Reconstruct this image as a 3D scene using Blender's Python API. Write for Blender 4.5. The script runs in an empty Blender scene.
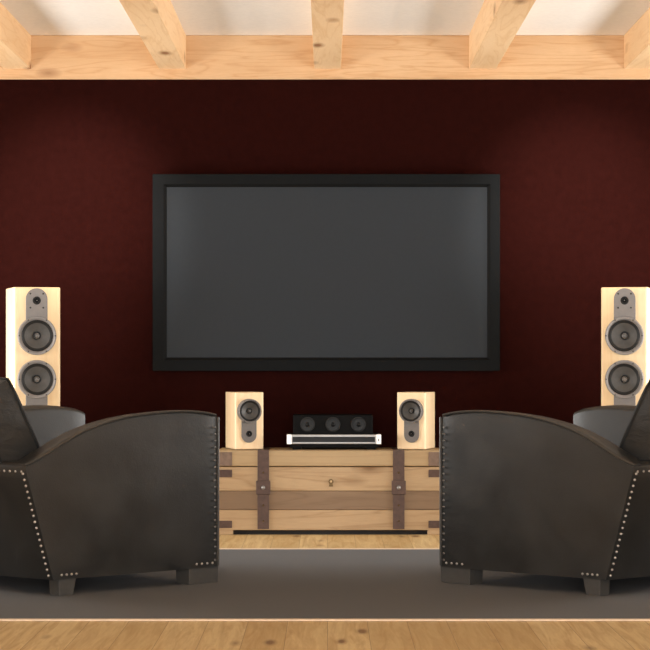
import bpy, bmesh, math, random
from mathutils import Vector, Matrix
random.seed(7)
S = bpy.context.scene
COL = S.collection
R = math.radians

# ---------------------------------------------------------------- camera, world, light, exposure
F_PX, CX, HY, EYE = 2100.0, 327.5, 357.0, 0.9      # focal length and principal point in 650-px frame, eye height
cam_d = bpy.data.cameras.new('camera')
cam = bpy.data.objects.new('camera', cam_d); COL.objects.link(cam)
cam.location = (0, 0, EYE); cam.rotation_euler = (R(90), 0, 0)
cam_d.sensor_width = 36; cam_d.lens = F_PX / 650 * 36
cam_d.shift_x = (325 - CX) / 650; cam_d.shift_y = (HY - 325) / 650
cam_d.clip_start = 0.05; cam_d.clip_end = 60
S.camera = cam

w = bpy.data.worlds.new('world'); S.world = w; w.use_nodes = True
w.node_tree.nodes['Background'].inputs[0].default_value = (1, .97, .93, 1)
w.node_tree.nodes['Background'].inputs[1].default_value = 0.35

def area(name, loc, target, sx, sy, power, col):
    d = bpy.data.lights.new(name, 'AREA'); d.shape = 'RECTANGLE'; d.size = sx; d.size_y = sy
    d.energy = power; d.color = col
    o = bpy.data.objects.new(name, d); COL.objects.link(o); o.location = loc
    o.rotation_euler = (Vector(target) - Vector(loc)).to_track_quat('-Z', 'Y').to_euler()
    return o
for nm, sx in (('side_light_left', -1), ('side_light_right', 1)):  # light from both sides, given by added area lights out of view
    area(nm, (sx * 3.3, 10.0, .85), (0, 10.0, 1.05), 1.8, 1.05, 80, (1, .97, .935)).data.spread = R(130)
area('fill_behind', (0, -1.75, 1.2), (0, 8, 1.2), 4.4, 2.0, 540, (1, .985, .965))  # added fill light behind the camera, its source unseen
for sx in (-1, 1):                                   # ceiling spots washing the wall on both sides of the screen
    sd = bpy.data.lights.new('wall_washer', 'SPOT'); sd.energy = 290; sd.color = (1, .92, .84)
    sd.spot_size = R(43); sd.spot_blend = 1; sd.shadow_soft_size = .04
    so = bpy.data.objects.new('wall_washer', sd); COL.objects.link(so); so.location = (sx * 1.18, 9.36, 2.5)
    so.rotation_euler = (Vector((sx * 1.33, 11, 1.60)) - so.location).to_track_quat('-Z', 'Y').to_euler()

vs = S.view_settings
S.display_settings.display_device = 'sRGB'
vs.view_transform = 'Standard'; vs.look = 'None'; vs.gamma = 1; vs.use_curve_mapping = False
vs.exposure = 0.0
S.cycles.use_denoising = True
S.cycles.max_bounces = 10; S.cycles.diffuse_bounces = 6

# ---------------------------------------------------------------- helpers: naming
def tag(o, label=None, cat=None, group=None, kind=None):
    if label: o['label'] = label
    if cat: o['category'] = cat
    if group: o['group'] = group
    if kind: o['kind'] = kind
    return o
def empty(name, loc, rz=0, label=None, cat=None, group=None):
    o = bpy.data.objects.new(name, None); COL.objects.link(o)
    o.location = loc; o.rotation_euler = (0, 0, rz); o.empty_display_size = .1
    return tag(o, label, cat, group)
def link(name, bm, m, parent=None, smooth=40, bevel=0, seg=2):
    bmesh.ops.recalc_face_normals(bm, faces=bm.faces[:])
    me = bpy.data.meshes.new(name); bm.to_mesh(me); bm.free()
    ms = m if isinstance(m, (list, tuple)) else [m]
    for k in ms: me.materials.append(k)
    o = bpy.data.objects.new(name, me); COL.objects.link(o)
    if smooth:
        for p in me.polygons: p.use_smooth = True
        me.set_sharp_from_angle(angle=R(smooth))
    if parent: o.parent = parent
    if bevel:
        b = o.modifiers.new('bevel', 'BEVEL'); b.width = bevel; b.segments = seg
        b.limit_method = 'ANGLE'; b.angle_limit = R(35); b.harden_normals = True
    return o
def dup(o, parent, loc):
    c = o.copy(); COL.objects.link(c); c.parent = parent; c.location = loc
    return c
# ---------------------------------------------------------------- helpers: shapes
def box(bm, x0, x1, y0, y1, z0, z1):
    v = [bm.verts.new((x, y, z)) for x in (x0, x1) for y in (y0, y1) for z in (z0, z1)]
    for f in ((0, 1, 3, 2), (4, 6, 7, 5), (0, 4, 5, 1), (2, 3, 7, 6), (0, 2, 6, 4), (1, 5, 7, 3)):
        bm.faces.new([v[i] for i in f])
def bx(*a):
    bm = bmesh.new(); box(bm, *a); return bm
def prism(pts, y0, y1, bm=None):
    """outline in x,z extruded from y0 to y1"""
    bm = bm or bmesh.new()
    A = [bm.verts.new((x, y0, z)) for x, z in pts]; B = [bm.verts.new((x, y1, z)) for x, z in pts]
    n = len(pts)
    bm.faces.new(A); bm.faces.new(B[::-1])
    for i in range(n): bm.faces.new((A[i], A[(i + 1) % n], B[(i + 1) % n], B[i]))
    return bm
def column(pts, z0, z1, bm=None):
    """plan in x,y raised from z0 to z1"""
    bm = bm or bmesh.new()
    A = [bm.verts.new((x, y, z0)) for x, y in pts]; B = [bm.verts.new((x, y, z1)) for x, y in pts]
    n = len(pts)
    bm.faces.new(A[::-1]); bm.faces.new(B)
    for i in range(n): bm.faces.new((A[i], A[(i + 1) % n], B[(i + 1) % n], B[i]))
    return bm
def lathe(prof, cx=0, cz=0, n=32, bm=None):
    """(radius, y) profile turned about a y-axis line through cx, cz"""
    bm = bm or bmesh.new(); prev = None
    for r, y in prof:
        if r < 1e-6: ring = [bm.verts.new((cx, y, cz))]
        else: ring = [bm.verts.new((cx + r * math.cos(2 * math.pi * k / n), y, cz + r * math.sin(2 * math.pi * k / n))) for k in range(n)]
        if prev:
            if len(prev) == 1 and len(ring) > 1:
                for k in range(n): bm.faces.new((prev[0], ring[k], ring[(k + 1) % n]))
            elif len(ring) == 1 and len(prev) > 1:
                for k in range(n): bm.faces.new((prev[k], prev[(k + 1) % n], ring[0]))
            elif len(ring) > 1:
                for k in range(n): bm.faces.new((prev[k], prev[(k + 1) % n], ring[(k + 1) % n], ring[k]))
        prev = ring
    return bm
LATHE = lathe
def tube(pts, r, n=8, bm=None, closed=False):
    bm = bm or bmesh.new(); P = [Vector(p) for p in pts]; N = len(P); rings = []
    for i in range(N):
        t = (P[(i + 1) % N] - P[i - 1]) if closed else (P[min(i + 1, N - 1)] - P[max(i - 1, 0)])
        t.normalize(); ref = Vector((0, 0, 1)) if abs(t.z) < .9 else Vector((1, 0, 0))
        a = t.cross(ref).normalized(); b = t.cross(a)
        rings.append([bm.verts.new(P[i] + r * (a * math.cos(2 * math.pi * k / n) + b * math.sin(2 * math.pi * k / n))) for k in range(n)])
    for i in range(N if closed else N - 1):
        A, B = rings[i], rings[(i + 1) % N]
        for k in range(n): bm.faces.new((A[k], A[(k + 1) % n], B[(k + 1) % n], B[k]))
    if not closed: bm.faces.new(rings[0][::-1]); bm.faces.new(rings[-1])
    return bm
def lerp(x, xs, ys):
    if x <= xs[0]: return ys[0]
    for i in range(len(xs) - 1):
        if x <= xs[i + 1]:
            return ys[i] + (ys[i + 1] - ys[i]) * (x - xs[i]) / (xs[i + 1] - xs[i])
    return ys[-1]

# ---------------------------------------------------------------- materials
class NT:
    def __init__(s, name):
        s.m = bpy.data.materials.new(name); s.m.use_nodes = True
        s.t = s.m.node_tree; s.b = s.t.nodes['Principled BSDF']
    def n(s, typ, **kw):
        d = s.t.nodes.new(typ)
        for k, v in kw.items():
            if k in d.inputs.keys(): s.put(d.inputs[k], v)
            else: setattr(d, k, v)
        return d
    def put(s, inp, v):
        if isinstance(v, bpy.types.NodeSocket): s.t.links.new(v, inp)
        elif isinstance(v, bpy.types.Node): s.t.links.new(v.outputs[0], inp)
        else: inp.default_value = v
    def coords(s, scale, rot=(0, 0, 0), rand=True):
        tc = s.n('ShaderNodeTexCoord'); out = tc.outputs['Object']
        if rand:
            oi = s.n('ShaderNodeObjectInfo')
            mul = s.n('ShaderNodeMath', operation='MULTIPLY'); s.put(mul.inputs[0], oi.outputs['Random']); mul.inputs[1].default_value = 13.7
            ad = s.n('ShaderNodeVectorMath', operation='ADD'); s.put(ad.inputs[0], out); s.put(ad.inputs[1], mul.outputs[0]); out = ad.outputs[0]
        mp = s.n('ShaderNodeMapping'); s.put(mp.inputs['Vector'], out)
        mp.inputs['Scale'].default_value = scale; mp.inputs['Rotation'].default_value = rot
        return mp.outputs[0]
    def noise(s, vec, scale, detail=4, rough=.55, dist=0):
        d = s.n('ShaderNodeTexNoise'); s.put(d.inputs['Vector'], vec)
        d.inputs['Scale'].default_value = scale; d.inputs['Detail'].default_value = detail
        d.inputs['Roughness'].default_value = rough; d.inputs['Distortion'].default_value = dist
        return d.outputs['Fac']
    def ramp(s, fac, stops):
        d = s.n('ShaderNodeValToRGB'); s.put(d.inputs[0], fac); e = d.color_ramp.elements
        while len(e) < len(stops): e.new(.5)
        for k, (p, c) in enumerate(stops):
            e[k].position = p; e[k].color = (c[0], c[1], c[2], 1) if not isinstance(c, float) else (c, c, c, 1)
        return d.outputs[0]
    def mix(s, fac, a, b, mode='MIX'):
        d = s.n('ShaderNodeMix', data_type='RGBA', blend_type=mode)
        s.put(d.inputs[0], fac)
        for inp, v in ((d.inputs[6], a), (d.inputs[7], b)):
            s.put(inp, v if not isinstance(v, tuple) else (v[0], v[1], v[2], 1))
        return d.outputs[2]
    def bump(s, h, strength, dist=.002):
        d = s.n('ShaderNodeBump'); s.put(d.inputs['Height'], h)
        d.inputs['Strength'].default_value = strength; d.inputs['Distance'].default_value = dist
        s.put(s.b.inputs['Normal'], d.outputs[0])
    def base(s, c, rough, metal=0, spec=.5):
        s.put(s.b.inputs['Base Color'], (c[0], c[1], c[2], 1) if isinstance(c, tuple) else c)
        s.put(s.b.inputs['Roughness'], rough); s.b.inputs['Metallic'].default_value = metal
        s.b.inputs['Specular IOR Level'].default_value = spec
        return s.m
def plain(name, c, rough, metal=0, spec=.5, var=.08, bump=0):
    k = NT(name); v = k.coords((1, 1, 1)); nz = k.noise(v, 45, 3)
    lo = tuple(x * (1 - var) for x in c); hi = tuple(min(1, x * (1 + var)) for x in c)
    k.base(k.ramp(nz, [(.3, lo), (.7, hi)]), rough, metal, spec)
    if bump: k.bump(k.noise(v, 220, 3), bump)
    return k.m
def wood(name, light, mid, dark, axis, rough=.5, grain=14, knots=0, spec=.35, fig=.6):
    """wood with its grain along axis 0/1/2 of the object"""
    k = NT(name)
    sc = [1, 1, 1]; sc[axis] = .09
    v = k.coords(tuple(sc))
    broad = k.noise(v, grain * .55, 2, .5, 1.2)
    wv = k.n('ShaderNodeMath', operation='MULTIPLY'); k.put(wv.inputs[0], broad); wv.inputs[1].default_value = 9.0
    fr = k.n('ShaderNodeMath', operation='PINGPONG'); k.put(fr.inputs[0], wv.outputs[0]); fr.inputs[1].default_value = 1.0
    fine = k.noise(v, grain * 9, 4, .6)
    c = k.mix(k.ramp(fr.outputs[0], [(0, fig), (.3, fig * .25), (.6, 0.0)]), light, mid)
    c = k.mix(.35, c, k.ramp(fine, [(.3, mid), (.7, light)]))
    patch = k.noise(v, grain * .25, 2)
    c = k.mix(k.ramp(patch, [(.42, 0.0), (.75, .5)]), c, mid)
    if knots:
        sk = [1, 1, 1]; sk[axis] = .42
        kv = k.coords(tuple(sk)); vo = k.n('ShaderNodeTexVoronoi'); k.put(vo.inputs['Vector'], kv); vo.inputs['Scale'].default_value = knots
        c = k.mix(k.ramp(vo.outputs['Distance'], [(.07, .9), (.11, .5), (.22, 0.0)]), c, dark)
    k.base(c, rough, 0, spec); k.bump(fine, .12)
    return k.m

M = {}
PL, PM, PD = (.84, .60, .36), (.70, .44, .22), (.24, .10, .035)
M['pine_x'] = wood('pine_lintel', (.66, .45, .26), (.52, .305, .145), PD, 0, .55, 26, 6.0, fig=.9)
M['pine_y'] = wood('pine_beam', PL, PM, PD, 1, .55, 22, 5.2, fig=.75)
M['birch'] = wood('pale_birch', (.80, .62, .38), (.72, .51, .28), (.5, .3, .1), 2, .35, 22)
M['birch_lit'] = wood('lit_birch', (.93, .74, .49), (.85, .63, .38), (.5, .3, .1), 2, .35, 22)  # lighter copy of the birch: stronger light on the bookshelf speakers put into colour
M['oak_light'] = wood('oak_board_light', (.45, .32, .185), (.31, .20, .105), (.16, .08, .03), 0, .6, 20, 5, fig=1.0)
M['oak_dark'] = wood('oak_board_dark', (.225, .150, .092), (.165, .106, .062), (.1, .05, .025), 0, .6, 20, fig=.9)
M['oak_lid'] = wood('oak_lid', (.42, .305, .17), (.34, .235, .125), (.2, .1, .04), 0, .6, 16, fig=.9)
M['strap'] = plain('brown_leather_strap', (.075, .042, .032), .55, 0, .4, .25, .2)
M['strap_pale'] = plain('worn_leather_corner', (.17, .115, .085), .6, 0, .4, .2, .2)
M['brass'] = plain('old_brass', (.10, .06, .022), .45, .7)
M['recess'] = plain('plinth_gap_shade', (.012, .010, .010), .8)  # near-black colour paints the shaded gap under the chest
M['maroon'] = None
k = NT('maroon_plaster'); v = k.coords((1, 1, 1), rand=False)
k.base(k.ramp(k.noise(v, 26, 5, .65), [(.3, (.0140, .0032, .0026)), (.7, (.0190, .0043, .0035))]), k.ramp(k.noise(v, 8, 3), [(.3, .7), (.7, .8)]), 0, 0)
k.bump(k.noise(v, 60, 5, .7), .25, .004); M['maroon'] = k.m
M['white'] = plain('white_plaster', (.88, .86, .82), .9, 0, .2, .03, .1)
M['wallpaint'] = plain('warm_white_paint', (.62, .56, .50), .9, 0, .2, .03)
M['winframe'] = plain('added_window_frame', (.8, .78, .74), .5)
# floor planks
k = NT('oak_plank_floor'); v = k.coords((1, 1, 1), (0, 0, R(90)), rand=False)
br = k.n('ShaderNodeTexBrick'); k.put(br.inputs['Vector'], v)
br.inputs['Color1'].default_value = (0, 0, 0, 1); br.inputs['Color2'].default_value = (1, 1, 1, 1); br.inputs['Mortar'].default_value = (.5, .5, .5, 1)
br.inputs['Scale'].default_value = 1; br.inputs['Brick Width'].default_value = 1.9; br.inputs['Row Height'].default_value = .135
br.inputs['Mortar Size'].default_value = .0008; br.inputs['Mortar Smooth'].default_value = .1; br.offset = .37
tone = k.ramp(br.outputs['Color'], [(0, (.53, .375, .17)), (.5, (.62, .455, .22)), (1, (.69, .525, .27))])
gv = k.coords((1, .07, 1), rand=False)
ofs = k.n('ShaderNodeVectorMath', operation='ADD'); k.put(ofs.inputs[0], gv); k.put(ofs.inputs[1], br.outputs['Color'])
g1 = k.noise(ofs.outputs[0], 30, 3, .6, .8); g2 = k.noise(ofs.outputs[0], 130, 4, .6)
c = k.mix(k.ramp(g1, [(.40, 0.0), (.68, .7)]), tone, (.42, .25, .095))
c = k.mix(k.ramp(g2, [(.35, .25), (.65, 0.0)]), c, (.42, .26, .105))
vo = k.n('ShaderNodeTexVoronoi'); k.put(vo.inputs['Vector'], k.coords((1, .30, 1), rand=False)); vo.inputs['Scale'].default_value = 7.5
c = k.mix(k.ramp(vo.outputs['Distance'], [(.08, .85), (.12, .4), (.20, 0.0)]), c, (.16, .065, .02))
c = k.mix(br.outputs['Fac'], c, (.22, .11, .04))
k.base(c, k.ramp(g1, [(.3, .38), (.7, .5)]), 0, .4); k.bump(g2, .08); M['floor'] = k.m
# rug
k = NT('grey_brown_rug'); v = k.coords((1, 1, 1)); nz = k.noise(v, 160, 4, .7)
k.base(k.ramp(nz, [(.3, (.110, .113, .118)), (.7, (.147, .150, .156))]), .95, 0, .1); k.bump(nz, .5, .004); M['rug'] = k.m
M['binding'] = plain('cream_rug_binding', (.72, .58, .44), .8, 0, .2)
# screen
M['screen'] = plain('grey_projection_fabric', (.034, .039, .045), .9, 0, 0.0, .02)
M['frame'] = plain('black_velvet_frame', (.0085, .0093, .010), .8, 0, .04, .06)
M['frame_in'] = plain('black_bevel', (.006, .006, .006), .7, 0, .1)
# speakers
M['plate'] = plain('grey_driver_plate', (.165, .155, .15), .42, .25, .5, .05)
M['ring'] = plain('silver_driver_ring', (.19, .18, .175), .38, .35, .5, .05)
M['rubber'] = plain('black_rubber', (.012, .0118, .0118), .55, 0, .25)
M['cone'] = plain('charcoal_cone', (.055, .053, .05), .5, 0, .5, .12)
M['cap'] = plain('grey_dust_cap', (.12, .115, .11), .35)
M['screw'] = plain('dark_screw', (.03, .028, .027), .4, .6)
M['black'] = plain('black_plastic', (.0045, .0045, .0047), .6, 0, .06)
M['gloss'] = plain('black_gloss_panel', (.006, .006, .0064), .4, 0, .15)
M['silver'] = plain('brushed_silver', (.26, .252, .245), .4, .5, .5, .04)
M['silver_pale'] = plain('pale_silver', (.72, .70, .68), .35, .3)
# leather
k = NT('black_leather'); v = k.coords((1, 1, 1)); n1 = k.noise(v, 5, 4, .6); n2 = k.noise(v, 190, 3, .6)
k.base(k.ramp(n1, [(.3, (.0070, .0074, .0073)), (.7, (.0185, .0182, .0170))]), k.ramp(n1, [(.3, .38), (.7, .50)]), 0, .65)
mx = k.n('ShaderNodeMath', operation='MULTIPLY_ADD'); k.put(mx.inputs[0], n1); mx.inputs[1].default_value = 4.0; k.put(mx.inputs[2], n2)
k.bump(mx.outputs[0], .22, .0025); M['leather'] = k.m
k = NT('creased_black_leather'); v = k.coords((1, 2.2, 3.2), (.5, .3, .2)); n1 = k.noise(v, 5.5, 3, .55, .9); n2 = k.noise(k.coords((1, 1, 1)), 190, 3, .6)
k.base((.020, .0198, .0190), .42, 0, .45)
mx = k.n('ShaderNodeMath', operation='MULTIPLY_ADD'); k.put(mx.inputs[0], n1); mx.inputs[1].default_value = 9.0; k.put(mx.inputs[2], n2)
k.bump(mx.outputs[0], .26, .003); M['crease'] = k.m
M['piping_dark'] = plain('black_cushion_piping', (.006, .006, .006), .5, 0, .3)
M['piping'] = plain('leather_piping', (.030, .027, .024), .38)
M['nail'] = plain('pewter_nail_head', (.40, .37, .33), .4, .8)
M['nail_dark'] = plain('dark_nail_head', (.17, .16, .15), .4, .7)
M['foot'] = plain('grey_black_wood_foot', (.050, .047, .043), .5, 0, .4)

# ---------------------------------------------------------------- the room
YB, XW, ZL, ZC = 11.0, 3.2, 2.353, 2.583       # back wall, side walls, underside of lintel, ceiling
YF = -1.65
def struct(name, bm, m, parent=None, **kw):
    o = link(name, bm, m, parent, smooth=0, **kw)
    if not parent: o['kind'] = 'structure'
    return o
struct('floor', bx(-XW - .2, XW + .2, YF - .2, YB + .2, -.1, 0), M['floor'])
struct('ceiling', bx(-XW - .2, XW + .2, YF - .2, YB + .2, ZC, ZC + .1), M['white'])
struct('wall_back', bx(-XW - .2, XW + .2, YB, YB + .2, 0, ZC), M['maroon'])
for nm, sx in (('wall_left', -1), ('wall_right', 1)):
    xs = sorted((sx * XW, sx * (XW + .2)))
    bm = bmesh.new()
    box(bm, *xs, YF, 9.05, 0, ZC); box(bm, *xs, 10.95, YB, 0, ZC)
    box(bm, *xs, 9.05, 10.95, 0, .3); box(bm, *xs, 9.05, 10.95, 2.0, ZC)
    struct(nm, bm, M['wallpaint'])
for nm, sx in (('added_window_1', -1), ('added_window_2', 1)):  # added side windows, out of view, framing the side lights
    xs = sorted((sx * (XW + .14), sx * (XW + .19)))
    bm = bmesh.new()
    for y0 in (9.05, 10.89): box(bm, *xs, y0, y0 + .06, .3, 2.0)
    for z0 in (.3, 1.94): box(bm, *xs, 9.11, 10.89, z0, z0 + .06)
    struct(nm, bm, M['winframe'])
bm = bmesh.new()
box(bm, -XW - .2, -2.2, YF - .2, YF, 0, ZC); box(bm, 2.2, XW + .2, YF - .2, YF, 0, ZC)
box(bm, -2.2, 2.2, YF - .2, YF, 0, .2); box(bm, -2.2, 2.2, YF - .2, YF, 2.2, ZC)
struct('wall_front', bm, M['wallpaint'])
bm = bmesh.new()
for x0 in (-2.2, 2.14): box(bm, x0, x0 + .06, YF - .19, YF - .15, .2, 2.2)
for z0 in (.2, 2.14): box(bm, -2.14, 2.14, YF - .19, YF - .15, z0, z0 + .06)
struct('added_window_3', bm, M['winframe'])  # added and unseen, frames the fill light behind the camera
# timber: the lintel along the wall and five joists
YL = 10.98
o = link('timber_lintel', bx(-XW, XW, YL, YB, ZL, ZC), M['pine_x'], smooth=0, bevel=.004)
tag(o, 'long horizontal pine lintel beam running along the top of the maroon wall', 'beam')
names = ['leftmost pine ceiling joist, cut off by the left edge of the photo',
         'pine ceiling joist above the left end of the projection screen',
         'middle pine ceiling joist, seen straight on above the screen centre',
         'pine ceiling joist above the right end of the projection screen',
         'rightmost pine ceiling joist, cut off by the right edge of the photo']
for i, px in enumerate((17.5, 172.5, 327.5, 482.5, 637.5)):
    x = (px - CX) / 191.3
    o = link('ceiling_joist', bx(-.0705, .0705, -5.3, 5.3, -.089, .089), M['pine_y'], smooth=0, bevel=.003)
    o.location = (x, YL - 5.3, ZC - .089)
    tag(o, names[i], 'beam', 'pine ceiling joists')

# ---------------------------------------------------------------- projection screen
def at(px, py, y): return ((px - CX) * y / F_PX, EYE + (HY - py) * y / F_PX)
yf = 10.945
xa, zt = at(152.5, 174, yf); xb, zb = at(500, 371, yf)
xi, zi = at(166.5, 186.8, yf); xj, zj = at(487.5, 357.5, yf)
cxs = (xa + xb) / 2
scr = empty('projection_screen', (cxs, YB, zb), 0, 'wide fixed grey projection screen in a black frame on the maroon wall', 'projection screen')
def ringframe(x0, x1, z0, z1, u0, u1, w0, w1, yo, yi, yb):
    """mitred frame: outer rect x/z, inner rect u/w, front at yo (outer) and yi (inner edge), back yb"""
    bm = bmesh.new()
    O = [(x0, z0), (x1, z0), (x1, z1), (x0, z1)]; I = [(u0, w0), (u1, w0), (u1, w1), (u0, w1)]
    mk = lambda L, y: [bm.verts.new((x - cxs, y - YB, z - zb)) for x, z in L]
    of, inf, ob, ib = mk(O, yo), mk(I, yi), mk(O, yb), mk(I, yb)
    for i in range(4):
        j = (i + 1) % 4
        bm.faces.new((of[i], of[j], inf[j], inf[i])); bm.faces.new((of[i], ob[i], ob[j], of[j]))
        bm.faces.new((inf[i], inf[j], ib[j], ib[i])); bm.faces.new((ob[i], ib[i], ib[j], ob[j]))
    return bm
d = .013
link('frame', ringframe(xa, xb, zb, zt, xi - d, xj + d, zj - d, zi + d, yf, yf, YB - .001), M['frame'], scr, smooth=0, bevel=.003)
link('inner_bevel', ringframe(xi - d, xj + d, zj - d, zi + d, xi, xj, zj, zi, yf + .001, yf + .018, YB - .012), M['frame_in'], scr, smooth=0)
link('screen_surface', bx(xi - .004 - cxs, xj + .004 - cxs, yf + .02 - YB, yf + .028 - YB, zj - .004 - zb, zi + .004 - zb), M['screen'], scr, smooth=0)

# ---------------------------------------------------------------- chest
CY, CXc, CH, CW = 10.62, .014, .427, 1.14
ch = empty('wooden_chest', (CXc, CY, 0), 0, 'low weathered oak chest with leather straps under the projection screen', 'chest')
hw, D = CW / 2, .35
link('lid', bx(-hw, hw, 0, D, .347, CH), M['oak_lid'], ch, bevel=.006)
link('board', bx(-hw, hw, .004, D, .223, .3435), M['oak_light'], ch, bevel=.003)
tag(link('board', bx(-hw, hw, .004, D, .127, .222), M['oak_dark'], ch, bevel=.003), 'darker middle board')
link('board', bx(-hw, hw, .004, D, .024, .126), M['oak_light'], ch, bevel=.003)
link('plinth', bx(-hw + .02, hw - .02, .03, D - .01, 0, .024), M['recess'], ch, smooth=0)
for s in (-1, 1):
    x0, x1 = sorted((s * hw, s * (hw - .078)))
    link('foot', bx(x0, x1, .006, .10, 0, .026), M['oak_light'], ch, bevel=.003)
    link('foot', bx(x0, x1, D - .10, D, 0, .026), M['oak_light'], ch, bevel=.003)
    # leather strap wrapping over the lid and down the front
    sxm = {-1: (263.3 - CX) / 197.7 - CXc, 1: (398.7 - CX) / 197.7 - CXc}[s]
    st = link('strap', prism([(-.004, .03), (-.004, CH + .002), (D + .004, CH + .002), (D + .004, .03), (D, .03), (D, CH), (.0, CH), (0, .03)], -.029, .029), M['strap'], ch, smooth=0, bevel=.001)
    for v in st.data.vertices: v.co = (v.co.y + sxm, v.co.x, v.co.z)
    st.data.flip_normals()
    bk = link('buckle_plate', bx(sxm - .036, sxm + .036, -.009, -.003, .205, .275), M['strap'], ch, bevel=.003)
    link('stud', lathe([(0, -.020), (.006, -.018), (.010, -.012), (.011, -.008)], sxm, .240, 16), M['silver'], bk)
    for z in (.315, .15, .07):
        link('rivet', lathe([(0, -.009), (.004, -.008), (.006, -.003)], sxm, z, 12), M['brass'], st)
    # leather corner patches: across the lid front and just below the seam, and at the bottom
    x0, x1 = sorted((s * (hw + .003), s * (hw - .073)))
    tag(link('corner_patch', bx(x0, x1, -.003, .08, .349, CH - .008), M['strap_pale'], ch, bevel=.002), 'pale worn leather corner on the lid')
    link('corner_patch', bx(x0, x1, .001, .08, .292, .330), M['strap'], ch, bevel=.002)
    link('corner_patch', bx(x0, x1, .001, .08, .035, .072), M['strap'], ch, bevel=.002)
kx = (331 - CX) / 197.7 - CXc
ky = link('escutcheon', prism([(kx + .013 * math.sin(t), .270 + .013 * math.cos(t)) for t in [R(a) for a in range(-140, 141, 20)]] + [(kx + .010, .245), (kx - .010, .245)], -.003, .006), M['brass'], ch, smooth=0)
link('keyhole', lathe([(0, -.0045), (.006, -.0045), (.006, -.002)], kx, .271, 16), M['oak_lid'], ky)

# ---------------------------------------------------------------- loudspeakers
def driver(parent, cx, cz, rr, rc, sc=1.0, screws=6):
    """ring > screws, surround, cone, dust cap; front of cabinet is y = 0"""
    def lathe(prof, *a): return LATHE([(r, y * .75 - .0195) for r, y in prof], *a)
    ring = link('driver_ring', lathe([(rr, .026), (rr, -.004), (rr * .985, -.009), (rc * 1.06, -.010), (rc, -.006)], cx, cz, 40), M['ring'], parent)
    link('surround', lathe([(rc * 1.01, -.0062), (rc * .95, -.012), (rc * .88, -.010), (rc * .82, -.0055)], cx, cz, 40), M['rubber'], ring)
    link('cone', lathe([(rc * .83, -.0055), (rc * .55, .004), (rc * .34, .012), (rc * .26, .014)], cx, cz, 40), M['cone'], ring)
    link('voice_coil_ring', lathe([(rc * .28, .013), (rc * .26, .006), (rc * .20, .006), (rc * .18, .012)], cx, cz, 32), M['rubber'], ring)
    link('dust_cap', lathe([(rc * .16, .012), (rc * .13, .002), (rc * .07, -.002), (0, -.003)], cx, cz, 24), M['cap'], ring)
    for j in range(screws):
        a = 2 * math.pi * j / screws
        link('screw', lathe([(0, -.0125), (.0035 * sc, -.012), (.004 * sc, -.0095)], cx + (rr + rc) * .515 * math.cos(a), cz + (rr + rc) * .515 * math.sin(a), 10), M['screw'], ring)
def tweeter(parent, cx, cz, r, sc=1.0):
    t = link('tweeter', lathe([(r * 1.25, -.008), (r * 1.2, -.0105), (r, -.011), (r * .82, -.009), (r * .6, -.0085)], cx, cz, 32), M['rubber'], parent)
    link('tweeter_dome', lathe([(r * .6, -.0085), (r * .5, -.012), (r * .3, -.0145), (0, -.0155)], cx, cz, 24), M['black'], t)
    link('tweeter_tip', lathe([(r * .2, -.0145), (r * .14, -.0165), (0, -.017)], cx, cz, 12), M['cap'], t)
def cabinet_plan(w, dp, c=.014):
    """plan with rounded front edges, front at y = 0"""
    out = []
    for k in range(6):
        a = R(180 + 90 * k / 5); out.append((-w / 2 + c + c * math.cos(a), c + c * math.sin(a)))
    for k in range(6):
        a = R(270 + 90 * k / 5); out.append((w / 2 - c + c * math.cos(a), c + c * math.sin(a)))
    return out + [(w / 2, dp), (-w / 2, dp)]
def pill(x, z_flat, z_round, w, y0=-.008, y1=.001, n=14):
    r = w / 2; sg = 1 if z_round > z_flat else -1
    c = z_round - sg * r
    arc = [(x + r * math.cos(math.pi * k / n), c + sg * r * math.sin(math.pi * k / n)) for k in range(n + 1)]
    return prism([(x + r, z_flat)] + arc + [(x - r, z_flat)], y0, y1)
def tower(px_left, mirror, label):
    """floor-standing speaker; px_left = photo column of the outer front edge"""
    b = R(16) * (-1 if mirror else 1); wd, dp, top = .237, .30, 1.252
    y0 = 10.55
    xc = (px_left - CX) * y0 / F_PX
    n = (math.sin(b), -math.cos(b)); t = (math.cos(b), math.sin(b))
    sgn = -1 if mirror else 1
    c = (xc + sgn * t[0] * wd / 2, y0 + sgn * t[1] * wd / 2)
    o = empty('tower_speaker', (c[0], c[1], 0), b, label, 'speaker', 'tall tower speakers beside the screen')
    link('base_plinth', column(cabinet_plan(wd + .03, dp + .03, .02), 0, .03), M['black'], o).location.y = -.012
    link('cabinet', column(cabinet_plan(wd, dp), .03, top), M['birch'], o, bevel=.005)
    s = .001 * 1000 * 10.6 / F_PX        # metres per photo pixel here
    dx = -.003 * sgn
    Z = lambda py: EYE + (HY - py) * 10.6 / F_PX
    link('driver_plate', pill(dx, Z(338), Z(288.3), 21.6 * s), M['plate'], o, bevel=.002)
    link('driver_plate', bx(dx - 10.8 * s, dx + 10.8 * s, -.008, .001, Z(440), Z(379)), M['plate'], o, bevel=.002)
    tweeter(o, dx, Z(300.6), 3.3 * s)
    for qx in (-6.4, 6.4):
        for qz in (293.8, 307.8):
            link('plate_screw', lathe([(0, -.0115), (.0045, -.011), (.005, -.008)], dx + qx * s, Z(qz), 10), M['screw'], o)
    for wz in (335.8, 379.2): driver(o, dx, Z(wz), 19.2 * s, 15.6 * s)
    return o
tower(13.6, False, 'tall birch tower speaker at the far left, partly behind the left armchair')
tower(647.8, True, 'tall birch tower speaker at the far right, partly behind the right armchair')
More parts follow.
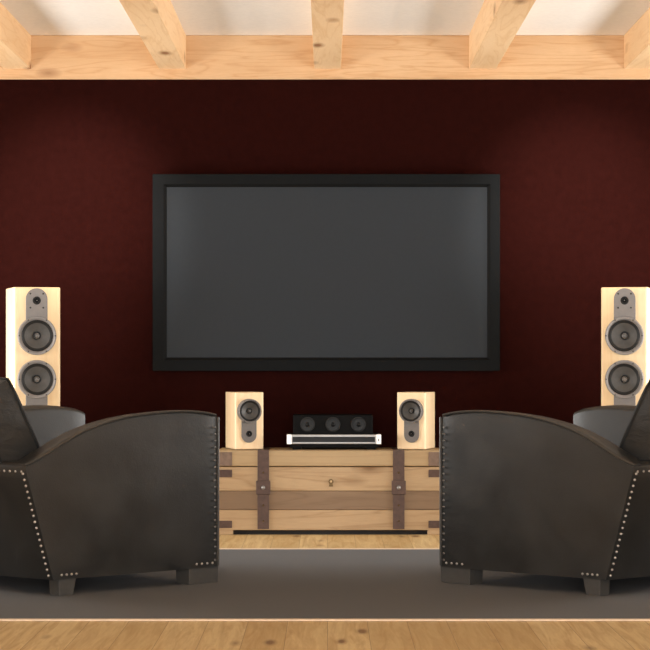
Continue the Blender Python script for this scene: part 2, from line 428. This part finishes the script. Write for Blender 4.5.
def shelf_speaker(px_left, mirror, label):
    b = R(17) * (-1 if mirror else 1); wd, dp = .151, .20
    y0 = 10.70
    xc = (px_left - CX) * y0 / F_PX; sgn = -1 if mirror else 1
    t = (math.cos(b), math.sin(b))
    o = empty('bookshelf_speaker', (xc + sgn * t[0] * wd / 2, y0 + sgn * t[1] * wd / 2, CH + .0025), b, label, 'speaker', 'small speakers on the chest')
    hgt = .717 - CH
    link('cabinet', column(cabinet_plan(wd, dp, .010), 0, hgt), M['birch_lit'], o, bevel=.003)
    s = 10.72 / F_PX; Z = lambda py: EYE + (HY - py) * s - CH
    dx = -.004 * sgn
    link('driver_plate', pill(dx, Z(411.4), Z(443.2), 15.4 * s), M['plate'], o, bevel=.0015)
    tweeter(o, dx, Z(434.2), 2.5 * s, .6)
    driver(o, dx, Z(411.4), 12.2 * s, 10.2 * s, .55)
    return o
shelf_speaker(235.2, False, 'small birch bookshelf speaker on the left end of the chest')
shelf_speaker(425.4, True, 'small birch bookshelf speaker on the right end of the chest')

# ---------------------------------------------------------------- disc player and centre speaker
s = 10.70 / F_PX
Z = lambda py: EYE + (HY - py) * s
xp = (334 - CX) * s
pl = empty('disc_player', (xp, 10.70, CH), 0, 'slim black disc player with silver front edge on the chest', 'disc player')
zb_, zt_ = Z(444.2) - CH, Z(434.4) - CH
hwp = 47 * s
link('housing', bx(-hwp + .006, hwp - .006, .012, .24, zb_ - .004, zt_ - .002), M['black'], pl, bevel=.003)
fp = link('front_panel', bx(-hwp, hwp, 0, .014, zb_, zt_), M['silver'], pl, bevel=.004)
link('display_window', bx(-hwp + .028, hwp - .030, -.0015, .002, zb_ + .0105, zt_ - .012), M['gloss'], fp, bevel=.001)
for sx in (-1, 1):
    x0, x1 = sorted((sx * (hwp + .001), sx * (hwp - .024)))
    tag(link('end_cap', bx(x0, x1, -.002, .02, zb_ - .0005, zt_ + .0005), M['silver_pale'], fp, bevel=.003), 'bright silver end cap')
for k in range(3):
    link('button', lathe([(0, -.006), (.003, -.0055), (.0036, -.001)], hwp - .012 - k * .0001, zb_ + .018 + k * .007, 10), M['screw'], fp) if k < 2 else None
link('base', bx(-hwp + .015, hwp - .012, .008, .22, .012, zb_ - .004), M['black'], pl, smooth=0)
for x in (-hwp + .05, hwp - .05):
    for y in (.04, .19):
        link('foot', bx(x - .022, x + .022, y - .02, y + .02, 0.0005, .0125), M['black'], pl, smooth=0)
xs_ = (333 - CX) * s
cs = empty('center_speaker', (xs_, 10.715, CH + zt_ - .0015), 0, 'black three-driver centre speaker stacked on the disc player', 'speaker')
hs = 40 * s; hc = Z(414.6) - Z(434.2)
link('cabinet', bx(-hs, hs, .004, .19, 0, hc), M['black'], cs, bevel=.004)
link('baffle', bx(-hs + .004, hs - .004, 0, .006, .004, hc - .004), M['black'], cs, bevel=.002)
for px in (307.5, 333, 358.5):
    x = (px - 333) * s; z = hc * .52
    r = 7.6 * s
    rg = link('driver_ring', lathe([(r, .001), (r * .97, -.004), (r * .86, -.005), (r * .82, -.001)], x, z, 32), M['rubber'], cs)
    link('cone', lathe([(r * .83, -.001), (r * .5, .0), (r * .3, -.0005), (r * .22, -.004), (0, -.006)], x, z, 32), M['gloss'], rg)

# ---------------------------------------------------------------- rug
ya, yb_ = 1890 / (621.5 - HY), 1890 / (549.6 - HY)
rg = empty('area_rug', (0, ya, 0), 0, 'large flat grey brown rug with cream bound edges on the wooden floor', 'rug')
W2, LR, bw = 2.35, yb_ - ya, .03
link('pile', bx(-W2 + bw, W2 - bw, bw, LR - bw, .0005, .006), M['rug'], rg, smooth=0)
bm = bmesh.new()
box(bm, -W2, W2, 0, bw, .0005, .0065); box(bm, -W2, W2, LR - bw - .02, LR, .0005, .0065)
box(bm, -W2, -W2 + bw, bw, LR - bw, .0005, .0065); box(bm, W2 - bw, W2, bw, LR - bw, .0005, .0065)
link('binding', bm, M['binding'], rg, bevel=.003)
RUGZ = .0062

# ---------------------------------------------------------------- club armchairs
AL = R(40.5); LEN, WID, AT = .75, 1.07, .135
TU = [-.16, -.04, .073, .186, .325, .466, .611, .75]
TZ = [.490, .545, .606, .645, .673, .685, .688, .671]
Z0 = .062
def rear_u(z): return -.022 - .126 * (z - .06) / .433
def smooth_top(u):
    return sum(lerp(u + d, TU, TZ) for d in (-.05, -.025, 0, .025, .05)) / 5 if u < .70 else lerp(u, TU, TZ)
def arm_mesh(s, v0, v1, outer):
    """arm from v0 to v1; s mirrors the lateral axis; outer = +1 if v1 is the outer face else -1"""
    bm = bmesh.new(); rows = []; NU = 26
    for i in range(NU + 1):
        q = i / NU; sec = []
        def pt(v, z):
            ur = rear_u(min(z, .52)); u = ur + (LEN - ur) * q
            return u
        # section runs up the v0 face, over the crown, down the v1 face
        uq = rear_u(.5) + (LEN - rear_u(.5)) * q
        zt = smooth_top(uq)
        edge = .016
        lift = .003
        vm, hv = (v0 + v1) / 2, (v1 - v0) / 2
        drop = lambda v: (.014 if outer > 0 else .005) * ((v - v0) / (v1 - v0) if outer > 0 else (v1 - v) / (v1 - v0))
        zs = [Z0 + (zt - edge - Z0) * k / 7 for k in range(8)]
        bul = lambda k: .012 * math.sin(math.pi * min(1, max(0, k / 7))) * math.sin(math.pi * min(1, max(0, q)))
        L = []
        for k, z in enumerate(zs): L.append((v0 - bul(k), z - drop(v0) * k / 7))
        for k in range(1, 12):
            a = math.pi * k / 12
            vv = vm - hv * math.copysign(abs(math.cos(a)) ** .55, math.cos(a))
            L.append((vv, zt - edge + (edge + lift) * math.sin(a) ** .7 - drop(vv)))
        for k, z in reversed(list(enumerate(zs))): L.append((v1 + bul(k), z - drop(v1) * k / 7))
        # round the front end over
        fr = max(0, (q - .93) / .07)
        rows.append([bm.verts.new((pt(v, z), s * (vm + (v - vm) * (1 - .06 * fr ** 2)), z - .010 * fr ** 2 * (z > .5))) for v, z in L])
    for i in range(NU):
        A, B = rows[i], rows[i + 1]; n = len(A)
        for k in range(n): bm.faces.new((A[k], A[(k + 1) % n], B[(k + 1) % n], B[k]))
    bm.faces.new(rows[0]); bm.faces.new(rows[-1][::-1])
    return bm
def pillow(s, C, eu, ev, en, hu, hv, hn, puff, flat=3.0, n=18):
    """cushion: centre C in (u, v, z), half sizes along eu, ev, thickness hn along en"""
    bm = bmesh.new(); grid = {}
    for side in (-1, 1):
        for i in range(n + 1):
            for j in range(n + 1):
                p, q = -1 + 2 * i / n, -1 + 2 * j / n
                rim = i in (0, n) or j in (0, n)
                p2 = p * (1 - .03 * q ** 4); q2 = q * (1 - .03 * p ** 4)
                t = hn * (1 + puff * (1 - abs(p) ** flat) * (1 - abs(q) ** flat)) * side
                pos = C + eu * (p2 * hu) + ev * (q2 * hv) + en * t
                grid[side, i, j] = bm.verts.new((pos.x, s * pos.y, pos.z))
    for side in (-1, 1):
        for i in range(n):
            for j in range(n):
                bm.faces.new([grid[side, a, b] for a, b in ((i, j), (i + 1, j), (i + 1, j + 1), (i, j + 1))])
    loop = [(i, 0) for i in range(n)] + [(n, j) for j in range(n)] + [(i, n) for i in range(n, 0, -1)] + [(0, j) for j in range(n, 0, -1)]
    m = len(loop); mid = []
    for a in loop:                                      # rounded gusset: one bulging ring between the two faces
        A, B = grid[-1, a[0], a[1]].co, grid[1, a[0], a[1]].co
        c = (A + B) / 2; cc = Vector((C.x, s * C.y, C.z)); dv = (c - cc); dv.normalize()
        mid.append(bm.verts.new(c + dv * .010))
    for k in range(m):
        a, b = loop[k], loop[(k + 1) % m]; k2 = (k + 1) % m
        bm.faces.new((grid[-1, a[0], a[1]], grid[-1, b[0], b[1]], mid[k2], mid[k]))
        bm.faces.new((mid[k], mid[k2], grid[1, b[0], b[1]], grid[1, a[0], a[1]]))
    rim = lambda side: [grid[side, a[0], a[1]].co.copy() for a in loop]
    return bm, rim(1), rim(-1)
nail_src = {}
def armchair(s, origin, rz, label):
    """s = +1: near arm on the chair's right; s = -1 mirrored. local x = forward, s*y = away from the near arm"""
    o = empty('leather_armchair', (origin[0], origin[1], RUGZ), rz, label, 'armchair', 'black leather club armchairs facing the screen')
    # arms
    for (v0, v1) in ((0, AT), (WID - AT, WID)):
        arm = link('arm', arm_mesh(s, v0, v1, 1 if v0 == 0 else -1), M['leather'], o, smooth=50)
        near = v0 == 0
        vo = v0 if near else v1
        sg = -1 if near else 1
        line = []
        for i in range(33):
            q = i / 32 * .985; uq = rear_u(.5) + (LEN - rear_u(.5)) * q
            line.append((uq, s * (vo + sg * .003), smooth_top(uq) - .006 - .006 * max(0, (q - .93) / .07) ** 2))
        link('piping', tube(line, .0055, 8), M['piping'], arm)
        fl = [(LEN + .002, s * (vo - sg * .004), z) for z in [Z0 + .005 + (.650 - Z0) * k / 16 for k in range(17)]]
        link('front_piping', tube(fl, .006, 8), M['piping'], arm)
    # curved outer back, leaning backwards, with a rolled top
    bm = bmesh.new(); rows = []; NV = 24
    zs = [Z0 + (.485 - Z0) * k / 10 for k in range(11)]
    for j in range(NV + 1):
        v = .004 + (WID - .008) * j / NV; bulge = .075 * math.sin(math.pi * j / NV) ** .8
        sec = [(rear_u(z) - bulge, z) for z in zs]
        ut = rear_u(.485) - bulge
        for k in range(1, 9):
            a = math.pi * k / 8; sec.append((ut + .055 - .055 * math.cos(a), .485 + .022 * math.sin(a)))
        sec += [(rear_u(.3) + .12 - bulge * .3, .30), (.10, Z0)]
        rows.append([bm.verts.new((u, s * v, z)) for u, z in sec])
    for j in range(NV):
        A, B = rows[j], rows[j + 1]; n = len(A)
        for k in range(n): bm.faces.new((A[k], A[(k + 1) % n], B[(k + 1) % n], B[k]))
    bm.faces.new(rows[0]); bm.faces.new(rows[-1][::-1])
    back = link('back_panel', bm, M['leather'], o, smooth=50)
    # seat base, front apron and seat cushion
    link('seat_base', bx(-.02, LEN - .05, *sorted((s * (AT - .01), s * (WID - AT + .01))), Z0 + .005, .28), M['leather'], o, bevel=.015)
    X, Y, Zv = Vector((1, 0, 0)), Vector((0, 1, 0)), Vector((0, 0, 1))
    bm, r1, r0 = pillow(s, Vector((.365, WID / 2, .355)), X, Y, Zv, .355, WID / 2 - AT - .006, .062, .35)
    sc = link('seat_cushion', bm, M['crease'], o, smooth=60)
    link('piping', tube(r1, .006, 6, closed=True), M['piping'], sc)
    # leaning back cushion
    pf0, pf1 = Vector((.008, 0, .548)), Vector((-.125, 0, .815))      # front face: bottom, top, in (u, z)
    eu = (pf1 - pf0).normalized(); en = Vector((eu.z, 0, -eu.x))         # en points forward
    if en.x < 0: en = -en
    half = (pf1 - pf0).length / 2 + .03
    C = (pf0 + pf1) / 2 - en * .085 + Vector((0, WID / 2, 0)) - eu * .03
    bm, r1, r0 = pillow(s, C, eu, Y, en, half, WID / 2 - AT - .012, .085, .34)
    bc = link('back_cushion', bm, M['crease'], o, smooth=60)
    link('piping', tube(r1, .0065, 6, closed=True), M['piping_dark'], bc)
    link('piping', tube(r0, .0065, 6, closed=True), M['piping_dark'], bc)
    # feet: tapered blocks under the rear corners, wide blocks under the front corners
    def foot(u0, u1, v0, v1, taper):
        bm = bmesh.new()
        T = [(u0, v0), (u1, v0), (u1, v1), (u0, v1)]
        B = [(u0 + .002, v0 + .002), (u1 - taper, v0 + .002), (u1 - taper, v1 - .002), (u0 + .002, v1 - .002)]
        a = [bm.verts.new((u, s * v, 0)) for u, v in B]; b = [bm.verts.new((u, s * v, Z0 + .006)) for u, v in T]
        bm.faces.new(a); bm.faces.new(b[::-1])
        for k in range(4): bm.faces.new((a[k], a[(k + 1) % 4], b[(k + 1) % 4], b[k]))
        link('foot', bm, M['foot'], o, smooth=0, bevel=.002)
    for v0 in (.004, WID - .094):
        vr = v0 if v0 < .1 else v0 + .022
        foot(.004, .082, vr, vr + .068, .014)
        foot(LEN - .140, LEN + .006, v0, v0 + .09, .004)
    # nail heads on the near side: rear seam, back top row, front edge, bottom corners
    def nail(parent, u, v, z, nx, ny, dark=False):
        key = (dark,)
        if key not in nail_src:
            bm = bmesh.new(); bmesh.ops.create_uvsphere(bm, u_segments=10, v_segments=6, radius=.0052)
            for q in bm.verts: q.co.y *= .6
            me = bpy.data.meshes.new('nail_head'); bm.to_mesh(me); bm.free(); me.materials.append(M['nail_dark' if dark else 'nail'])
            for p in me.polygons: p.use_smooth = True
            nail_src[key] = me
        n = bpy.data.objects.new('nail_head', nail_src[key]); COL.objects.link(n); n.parent = parent
        n.location = (u, s * v, z); n.rotation_euler = (0, 0, math.atan2(s * ny, nx) + R(90))
    nv = lambda v: .075 * math.sin(math.pi * (v - .004) / (WID - .008)) ** .8
    for k in range(18):
        z = .078 + (.462 - .078) * k / 17
        nail(back, rear_u(z) - .002 - nv(.016), .016, z, -.7, -.7)
    for k in range(9):
        v = .016 + .028 * (k + .2)
        nail(back, rear_u(.470) - nv(v) - .001, v, .470, -1, -.2)
    for k in range(21):
        z = .09 + (.615 - .09) * k / 20
        nail(o, LEN - .018, -.0035 - .0005, z, 0, -1, True)
    for k in range(4):
        nail(o, LEN - .03 - .026 * k, -.003, .079, 0, -1)
        nail(o, .012 + .022 * k, -.003, .079, 0, -1)
    return o
fw = (math.cos(AL), math.sin(AL))
Fx, Fy = -.434, 8.33
Rx, Ry = Fx - LEN * fw[0], Fy - LEN * fw[1]
armchair(1, (Rx, Ry), AL, 'black leather club armchair with nail head trim on the left of the rug')
armchair(-1, (2 * .0075 - Rx, Ry), math.pi - AL, 'black leather club armchair with nail head trim on the right of the rug')
